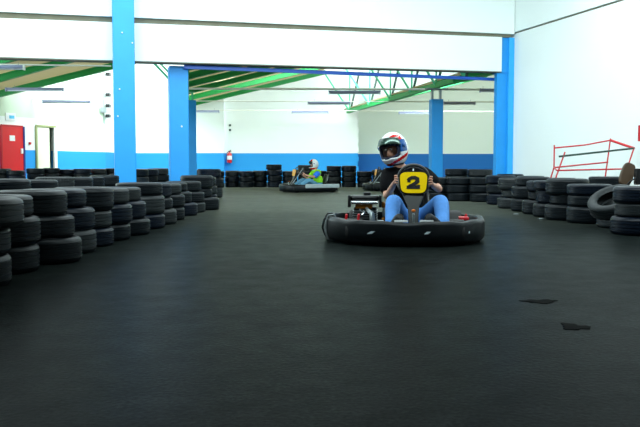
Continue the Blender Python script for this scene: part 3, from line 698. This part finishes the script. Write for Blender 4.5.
    def hp(az, el, g=0):
        ca, sa = math.cos(az), math.sin(az); ce, se = math.cos(el), math.sin(el)
        x, y, z = .147 * sa * ce, .168 * ca * ce, .18 * se
        if z < 0: z *= 1.08
        if ca > 0 and el < 0: y += .028 * ca ** 2 * min(1, -el / .5) * ce        # chin bar
        n = Vector((x, y, z)).normalized(); return Vector((x, y, z)) + n * g
    E0, E1 = math.radians(-62), math.radians(90)
    for j in range(NE + 1):
        el = E0 + (E1 - E0) * j / NE; grid.append([b.bm.verts.new(HM @ hp(-PI + 2 * PI * i / NA, el)) for i in range(NA)])
    for j in range(NE):
        el = math.degrees(E0 + (E1 - E0) * (j + .5) / NE)
        for i in range(NA):
            az = math.degrees(-PI + 2 * PI * (i + .5) / NA)
            aa = abs(az)
            if aa < 62 and -30 + 5 * (aa / 62) < el < 22: continue       # face opening
            mi = 0
            if look == 'man':
                lo = -47 + max(0, -az - 5) * .34          # red sweep along the chin, climbing to the wearer's left
                if lo - 13 < el < lo and -120 < az < 60: mi = 1
                if -105 < az < -62 and -12 < el < -2 and False: mi = 1
                if az < -22 and az > -85 and 30 < el < 56 - abs(az + 50) * .3 : mi = 1
                if az < -40 and az > -75 and 38 < el < 44: mi = 0
                if -100 < az < -58 and -10 < el < 30: mi = 2
                if el < -54: mi = 3
            else:
                if 10 < aa < 60 and el > 35: mi = 1
                if el < -35: mi = 1
            b.mi = mi; b.face([grid[j][i], grid[j][(i + 1) % NA], grid[j + 1][(i + 1) % NA], grid[j + 1][i]])
    o = b.build('shell', [M['h_white'], M['h_red'], M['h_blue'], M['h_pad']], he, smooth=True, auto=60)
    sd = o.modifiers.new('thick', 'SOLIDIFY'); sd.thickness = .022; sd.offset = 1 if False else -1; sd.material_offset = 0
    # padding ring round the opening
    b = MB(); pts = []
    for k in range(40):
        a = 2 * PI * k / 40; ca, sa = math.cos(a), math.sin(a)
        az = math.radians(57) * math.copysign(abs(ca) ** .6, ca); el = math.radians(-5 + 25 * math.copysign(abs(sa) ** .6, sa)); pts.append(HM @ hp(az, el, -.022))
    b.tube(pts, .016, 8, closed=True); b.build('padding', M['h_pad'], he, smooth=True)
    # raised visor
    b = MB(); g = []
    NJ, NI = 10, 34
    for j in range(NJ + 1):
        el = math.radians(19 + 23 * j / NJ)
        g.append([b.bm.verts.new(HM @ hp(math.radians(-64 + 128 * i / NI), el - math.radians(10) * (abs(-1 + 2 * i / NI) ** 3), .014)) for i in range(NI + 1)])
    for j in range(NJ):
        for i in range(NI): b.face([g[j][i], g[j][i + 1], g[j + 1][i + 1], g[j + 1][i]])
    o = b.build('visor', M['visor'], he, smooth=True); sd = o.modifiers.new('thick', 'SOLIDIFY'); sd.thickness = .004
    for s in (-1, 1):
        q = hp(math.radians(s * 80), math.radians(8), .008)
        b = MB(); b.ball(HM @ q, .012, .022, .022, 12, RM); b.build('visor_pivot', M['h_blue'], he, smooth=True)
    return t

# ------------------------------------------------------------------ karts
def text_mesh(s, size, parent, m, loc, rot, sx=1.0, off=.0, ext=.002):
    cu = bpy.data.curves.new('number', 'FONT'); cu.body = s; cu.size = size; cu.align_x = 'CENTER'; cu.align_y = 'CENTER'; cu.offset = off; cu.extrude = ext
    o = bpy.data.objects.new('number', cu); C.objects.link(o); dg = bpy.context.evaluated_depsgraph_get(); dg.update()
    me = bpy.data.meshes.new_from_object(o.evaluated_get(dg)); bpy.data.objects.remove(o)
    me.materials.clear(); me.materials.append(m); o = bpy.data.objects.new('number', me); C.objects.link(o); o.parent = parent; o.location = loc; o.rotation_euler = rot; o.scale = (sx, 1, 1); return o
def sup(a, n): ca, sa = math.cos(a), math.sin(a); return math.copysign(abs(ca) ** (2 / n), ca), math.copysign(abs(sa) ** (2 / n), sa)
def kart(loc, rz, label, main=True):
    t = thing('racing_kart', label, 'kart', loc, rz, None, 1 if main else .92)
    # wrap-round bumper: closed ring, D section
    cx, cy, ax, ay = -.05, .1, .745, .84
    b = MB(); N = 72; rings = []
    sec = [(-.01, .03), (.03, .032), (.045, .05), (.047, .12), (.046, .195), (.038, .222), (.015, .232), (-.02, .228), (-.03, .2), (-.03, .06)]
    for k in range(N):
        a = 2 * PI * k / N; sx_, sy_ = sup(a, 2.35); nx, ny = math.cos(a), math.sin(a)
        sag = .006 * math.sin(9 * a) + .004 * math.sin(17 * a)
        rings.append([b.bm.verts.new((cx + ax * sx_ + o_ * nx, cy + ay * sy_ + o_ * ny, z + (sag if z > .1 else 0) + (.012 * max(0, -math.cos(a)) if z > .1 else 0))) for (o_, z) in sec])
    for k in range(N):
        A_, B_ = rings[k], rings[(k + 1) % N]
        for q in range(len(sec)): b.face([A_[q], A_[(q + 1) % len(sec)], B_[(q + 1) % len(sec)], B_[q]])
    bu = b.build('bumper', M['bumper'], t, smooth=True, auto=60)
    def onb(adeg, z, out=.052):
        a = math.radians(adeg); sx_, sy_ = sup(a, 2.35); return Vector((cx + ax * sx_ + out * math.cos(a), cy + ay * sy_ + out * math.sin(a), z))
    if main:
        for (a0_, z, w, lab) in ((-112, .125, .075, 'pale scuffed sticker'), (-80, .13, .06, 'pale scuffed sticker'), (-45, .125, .02, 'small pale screw cap')):
            b = MB(); p = onb(a0_, z, .047); q = onb(a0_ + 5, z + .015, .047); dr_ = (q - p).normalized() * w
            n = Vector((math.cos(math.radians(a0_)), math.sin(math.radians(a0_)), 0)) * .004; h = Vector((0, 0, .012))
            pts = [p - h * .6, p + dr_ * .6 - h, p + dr_ + h * .3, p + dr_ * .5 + h, p]
            b.hexa([x - n for x in pts], [x + n for x in pts]); b.build('sticker', M['scuff'], bu, label=lab)
        # torn tape round the left end of the bumper
        for k in range(5):
            b = MB(); a = 178 + k * 5; c_ = onb(a, .13, .01); pts = []
            for q in range(10):
                an = 2 * PI * q / 10; rr = .075 + random.uniform(-.008, .02); nn = Vector((math.cos(math.radians(a)), math.sin(math.radians(a)), 0))
                pts.append(c_ + nn * rr * .85 * math.cos(an) + Vector((0, random.uniform(-.012, .012), (rr + .045) * math.sin(an))))
            b.tube(pts, .011, 6, closed=True); b.build('tape_wrap', M['tape'] if k % 2 == 0 else M['bumper'], bu, smooth=True, label='torn grey tape' if k % 2 == 0 else None)
    # floor pan and tube chassis
    b = MB(); pts = [Vector((cx + (ax - .05) * sup(2 * PI * k / 40, 2.35)[0], cy + (ay - .05) * sup(2 * PI * k / 40, 2.35)[1], .05)) for k in range(40)]
    b.hexa(pts, [p + Vector((0, 0, .02)) for p in pts]); b.build('floor_pan', M['blackmatt'], t)
    b = MB()
    for s in (-1, 1):
        b.tube([(s * .28, -.62, .09), (s * .3, -.3, .09), (s * .33, .8, .09)], .016)
    for y in (-.6, -.1, .75): b.tube([(-.33, y, .09), (.33, y, .09)], .014)
    b.build('chassis_tube', M['panelgrey'], t, smooth=True)
    # side shelves inside the bumper
    for s in (-1, 1):
        b = MB(); b.box(s * .56 - .13 + cx, s * .56 + .13 + cx, -.3, .45, .1, .185); b.build('side_pod', M['blackmatt' if main else 'silver'], t, bevel=.03)
    if not main:
        for xx in (cx + .8, cx - .86):
            b = MB(); b.box(xx, xx + .06, -.35, .75, .13, .25); b.build('side_panel', M['silver'], t, bevel=.02, label='silver side panel')
    # wheels
    for (x, y, r, w) in ((-.5 + cx, -.5, .12, .11), (.5 + cx, -.5, .12, .11), (-.52 + cx, .68, .13, .17), (.52 + cx, .68, .13, .17)):
        wt = MB(); m = Matrix.Translation((x, y, r + .002)) @ Matrix.Rotation(PI / 2, 4, 'Y')
        wt.lathe([(r * .5, -w * .4), (r * .7, -w * .5), (r * .92, -w * .48), (r, -w * .36), (r, w * .36), (r * .92, w * .48), (r * .7, w * .5), (r * .5, w * .4)], 28, m, closed=True)
        wh = wt.build('wheel', M['kartrubber'], t, smooth=True)
        ri = MB(); ri.lathe([(.02, -w * .3), (r * .3, -w * .3), (r * .52, -w * .42), (r * .52, w * .42), (r * .3, w * .3), (.02, w * .3)], 20, m); ri.build('rim', M['alu'], wh, smooth=True)
    b = MB(); b.tube([(-.5 + cx, .68, .13), (.5 + cx, .68, .13)], .02); b.build('rear_axle', M['alu'], t, smooth=True)
    # seat
    b = MB(); prof = []
    rows = [(.1, .085, .17), (.25, .08, .19), (.45, .09, .2), (.6, .16, .2), (.68, .3, .19), (.72, .46, .17), (.73, .52, .15)]
    vr = []
    for (y, z, w) in rows:
        vr.append([b.bm.verts.new((.03 + w * q, y - .05 * abs(q) ** 2 * (1 if z > .15 else 0), z + .11 * abs(q) ** 3 * (1 if z < .3 else .3))) for q in (-1, -.8, -.4, 0, .4, .8, 1)])
    for i in range(len(vr) - 1):
        for k in range(6): b.face([vr[i][k], vr[i][k + 1], vr[i + 1][k + 1], vr[i + 1][k]])
    o = b.build('seat', M['black'], t, smooth=True); sd = o.modifiers.new('th', 'SOLIDIFY'); sd.thickness = .012
    # steering wheel, column, fairing, number panel
    sc = Vector((.03, -.18, .585)); tilt = Matrix.Translation(sc) @ Matrix.Rotation(math.radians(-28), 4, 'X')
    b = MB(); b.tube([tilt @ Vector((.152 * math.cos(2 * PI * k / 36), 0, .152 * math.sin(2 * PI * k / 36))) for k in range(36)], .0135, 8, closed=True); sw = b.build('steering_wheel', M['black'], t, smooth=True)
    for a in (200, 340, 90):
        b = MB(); a = math.radians(a); b.tube([tilt @ Vector((0, -.02, 0)), tilt @ Vector((.15 * math.cos(a), 0, .15 * math.sin(a)))], .009, 6); b.build('spoke', M['alu'], sw)
    b = MB(); b.tube([sc + Vector((0, -.03, -.01)), Vector((.03, -.58, .1))], .014); b.build('steering_column', M['alu'], t, smooth=True)
    b = MB()
    front = [Vector((.03 + x, y, z)) for (x, y, z) in ((-.125, -.33, .68), (.125, -.33, .68), (.14, -.34, .60), (.11, -.38, .48), (.055, -.46, .36), (.045, -.56, .2), (-.045, -.56, .2), (-.055, -.46, .36), (-.11, -.38, .48), (-.14, -.34, .60))]
    b.hexa(front, [p + Vector((0, .035, 0)) for p in front]); b.build('front_fairing', M['panelgrey'], t, bevel=.01)
    # arched cowl above panel
    b = MB(); b.tube([Vector((.03 + .14 * math.cos(a), -.3, .63 + .12 * math.sin(a))) for a in [PI * k / 14 for k in range(15)]], .016, 8); b.build('cowl', M['panelgrey'], t, smooth=True)
    pm = Matrix.Translation((.03, -.405, .583)) @ Matrix.Rotation(math.radians(-9), 4, 'X')
    def plate(w, h, y0, y1, name, m, par=None, hexm=None):
        b = MB(); pts = []
        for k in range(48):
            x_, z_ = sup(2 * PI * k / 48, 4.5); tap = 1 + .07 * z_; pts.append(Vector((w * x_ * tap, 0, h * z_)))
        b.hexa([pm @ (p + Vector((0, y0, 0))) for p in pts], [pm @ (p + Vector((0, y1, 0))) for p in pts]); return b.build(name, m, par)
    np_ = plate(.137, .112, 0, .02, 'number_panel', M['black'], t); plate(.125, .100, -.006, .0, 'number_field', M['yellow'] if main else M['amber'], np_, None)
    if main:
        # figure 2, drawn wide and heavy: a stroke of changing width plus a foot bar
        st = [(-.050, .018, .018), (-.040, .034, .017), (-.018, .047, .016), (.012, .047, .018), (.036, .034, .021), (.038, .012, .021), (.018, -.006, .017), (-.014, -.022, .014), (-.045, -.036, .014)]
        b = MB()
        def quad(pts): b.hexa([pm @ Vector((x, -.0065, z)) for x, z in pts], [pm @ Vector((x, -.0105, z)) for x, z in pts])
        L_, R_ = [], []
        for k, (x, z, w_) in enumerate(st):
            q0, q1 = st[max(k - 1, 0)], st[min(k + 1, len(st) - 1)]; dx, dz = q1[0] - q0[0], q1[1] - q0[1]; l_ = math.hypot(dx, dz)
            L_.append((x - dz / l_ * w_, z + dx / l_ * w_)); R_.append((x + dz / l_ * w_, z - dx / l_ * w_))
        for k in range(len(st) - 1): quad([L_[k], L_[k + 1], R_[k + 1], R_[k]])
        quad([(-.064, -.030), (.030, -.028), (.036, -.022), (.062, -.022), (.060, -.060), (-.064, -.058)]); quad([(-.060, .030), (-.030, .026), (-.028, .002), (-.058, .006)])
        b.build('number', M['blackmatt'], np_, label='black figure 2')
    b = MB(); b.ball((.03, -.565, .325), .02, .01, .015, 14); b.build('reflector', M['orange'], t, smooth=True, label='orange reflector')
    b = MB(); b.box(.018, .042, -.6, -.57, .2, .3); b.build('bracket', M['alu'], t, bevel=.004)
    for s in (-1, 1):
        b = MB(); b.tube([(.03 + s * .1, -.6, .07), (.03 + s * .1, -.62, .2), (.03 + s * .14, -.62, .21)], .009, 6); b.build('pedal', M['alu'], t, smooth=True)
    # engine beside the seat ( left of the picture )
    ex, ey, ez = -.475, .62, .0
    b = MB(); b.box(ex - .12, ex + .12, ey - .12, ey + .14, .1, .30); b.build('engine_block', M['panelgrey'], t, bevel=.01)
    b = MB()
    for k in range(6): b.box(ex - .13, ex + .13, ey - .14, ey + .14, .13 + k * .025, .137 + k * .025)
    b.build('cooling_fins', M['alu'], t)
    en = MB(); en.box(ex - .15, ex + .15, ey - .16, ey + .1, .365, .425); en.build('fuel_tank', M['black'], t, bevel=.02)
    b = MB(); b.tube([(ex - .14, ey - .175, .352), (ex + .14, ey - .175, .352)], .018, 12); b.build('chrome_bar', M['chrome'], t, smooth=True, label='chrome bar')
    b = MB(); b.box(ex - .1, ex + .08, ey - .16, ey - .02, .285, .335); b.build('air_filter', M['gold'], t, bevel=.01, label='bronze air filter')
    b = MB(); b.lathe([(.035, 0), (.04, .005), (.04, .03), (.03, .035)], 18, Matrix.Translation((ex + .02, ey - .05, .425))); b.build('fuel_cap', M['black'], t, smooth=True)
    for s in (-1, 1):
        b = MB(); b.box(ex + s * .165 - .014, ex + s * .165 + .014, ey - .19, ey - .02, .3, .43); b.build('guard', M['black'], t, bevel=.008)
    b = MB(); b.tube([(ex + .02, ey - .15, .29), (ex + .04, ey - .22, .27), (ex + .08, ey - .26, .24), (ex + .085, ey - .27, .17), (ex + .085, ey - .26, .09)], [.016, .02, .028, .032, .03], 12); b.build('exhaust', M['alu'], t, smooth=True, label='grey exhaust pipe')
    b = MB(); b.tube([(ex - .05, ey - .15, .28), (ex + .0, ey - .2, .25), (ex - .03, ey - .22, .22)], .014, 8); b.build('spark_lead', M['chrome'], t, smooth=True)
    b = MB(); b.tube([(ex + .18, ey - .1, .34), (ex + .22, ey - .12, .3), (ex + .25, ey - .1, .22), (ex + .2, ey - .1, .16)], .03, 10); b.build('intake_hose', M['gold'], t, smooth=True)
    b = MB(); b.lathe([(.02, -.05), (.05, -.045), (.055, 0), (.05, .045), (.02, .05)], 18, Matrix.Translation((ex + .24, ey - .12, .25))); b.build('carburettor', M['alu'], t, smooth=True)
    if main:
        for (x, y, z) in ((-.66, .2, .21), (-.53, .15, .215), (.57, .32, .21)):
            b = MB(); b.tube([(x, y, z - .05), (x + .01, y, z + .02)], .014, 8); b.ball((x + .01, y, z + .022), .015, seg=10); b.build('cap', M['red'], t, smooth=True, label='small red cap')
        b = MB(); b.box(.50, .60, .16, .34, .185, .222); b.build('pad', M['red'], t, bevel=.01, label='dull red pad')
    return t
KL = (.9, 8.0, 0); KR = math.radians(-6)
kart(KL, KR, 'black racing kart with a yellow number 2 panel driving towards the camera')
J = dict(pelvis=(.03, .42, .2), mid=(.0, .45, .36), chest=(-.03, .43, .53), sbase=(-.07, .41, .655), neck=(-.115, .39, .74), head=(-.17, .35, .915),
         shL=(-.235, .38, .655), shR=(.155, .41, .655), elL=(-.235, .17, .42), elR=(.30, .16, .50), wrL=(-.155, -.08, .57), wrR=(.215, -.08, .555), haL=(-.122, -.155, .61), haR=(.182, -.155, .60),
         hiL=(-.07, .4, .19), hiR=(.13, .4, .19), knL=(-.165, -.04, .40), knR=(.305, -.04, .40), anL=(-.175, -.42, .15), anR=(.31, -.42, .15), toL=(-.085, -.56, .275), toR=(.15, -.56, .275))
driver(J, KL, KR, 1, 'person in black T-shirt, blue jeans and red, white and blue helmet gripping the steering wheel', 'shirt', .88, 'jeans', (-.5, -.86, -.12), math.radians(8), 'man')
K2 = (Xat(306, 22.4), 22.4, 0); KR2 = math.radians(-66)
kart(K2, KR2, 'distant small kart with silver sides and an amber front panel crossing to the left', False)
K3 = (Xat(388, 23.5), 23.5, 0)
kart(K3, math.radians(-80), 'dark kart far behind, mostly hidden by the driver in the black T-shirt', False)
driver(J, K2, KR2, .84, 'person in lime green top and pale helmet sitting in the distant kart', 'lime', .9, 'faded', (-.1, -.98, -.1), 0, 'kid')

# ------------------------------------------------------------------ light
w = bpy.data.worlds.new('world'); bpy.context.scene.world = w; w.use_nodes = True
bg = w.node_tree.nodes['Background']; bg.inputs[0].default_value = (0.82, 0.97, 1.0, 1); bg.inputs[1].default_value = 2.2
def area(name, loc, size, size_y, power, tgt, color=(.80, .97, 1)):
    l = bpy.data.lights.new(name, 'AREA'); l.shape = 'RECTANGLE'; l.size = size; l.size_y = size_y; l.energy = power; l.color = color
    o = bpy.data.objects.new(name, l); C.objects.link(o); o.location = loc; o.rotation_euler = (Vector(tgt) - Vector(loc)).to_track_quat('-Z', 'Y').to_euler(); return o
area('skylight_near', (-1, 12.2, 5.55), 13, 3.5, 210, (-.5, 19, 2.6))
area('skylight_far_left', (-6.2, 27.5, 4.4), 4.0, 2, 260, (-6.8, 30.5, 0))
area('skylight_far_mid', (-1, 27, 4.0), 5.0, 1.6, 420, (-1, 33, .5))
area('skylight_far_right', (5.4, 29.0, 3.35), 4.5, .8, 190, (4.8, 35, 1.2))
area('front_fill', (0, 5.4, 4.8), 13, 1.3, 620, (0, 15, 4.2))  # added fill lamp above the view for driver and kart front, no opening there
area('left_side_fill', (-12.5, 21, 2.6), 8, 3.5, 600, (0, 23, 2.6))  # added fill lamp to lift rafters and roof boards, no window behind it
v = bpy.context.scene.view_settings; v.view_transform = 'Standard'; v.look = 'None'; v.exposure = 0.5; v.gamma = 1; v.use_curve_mapping = False
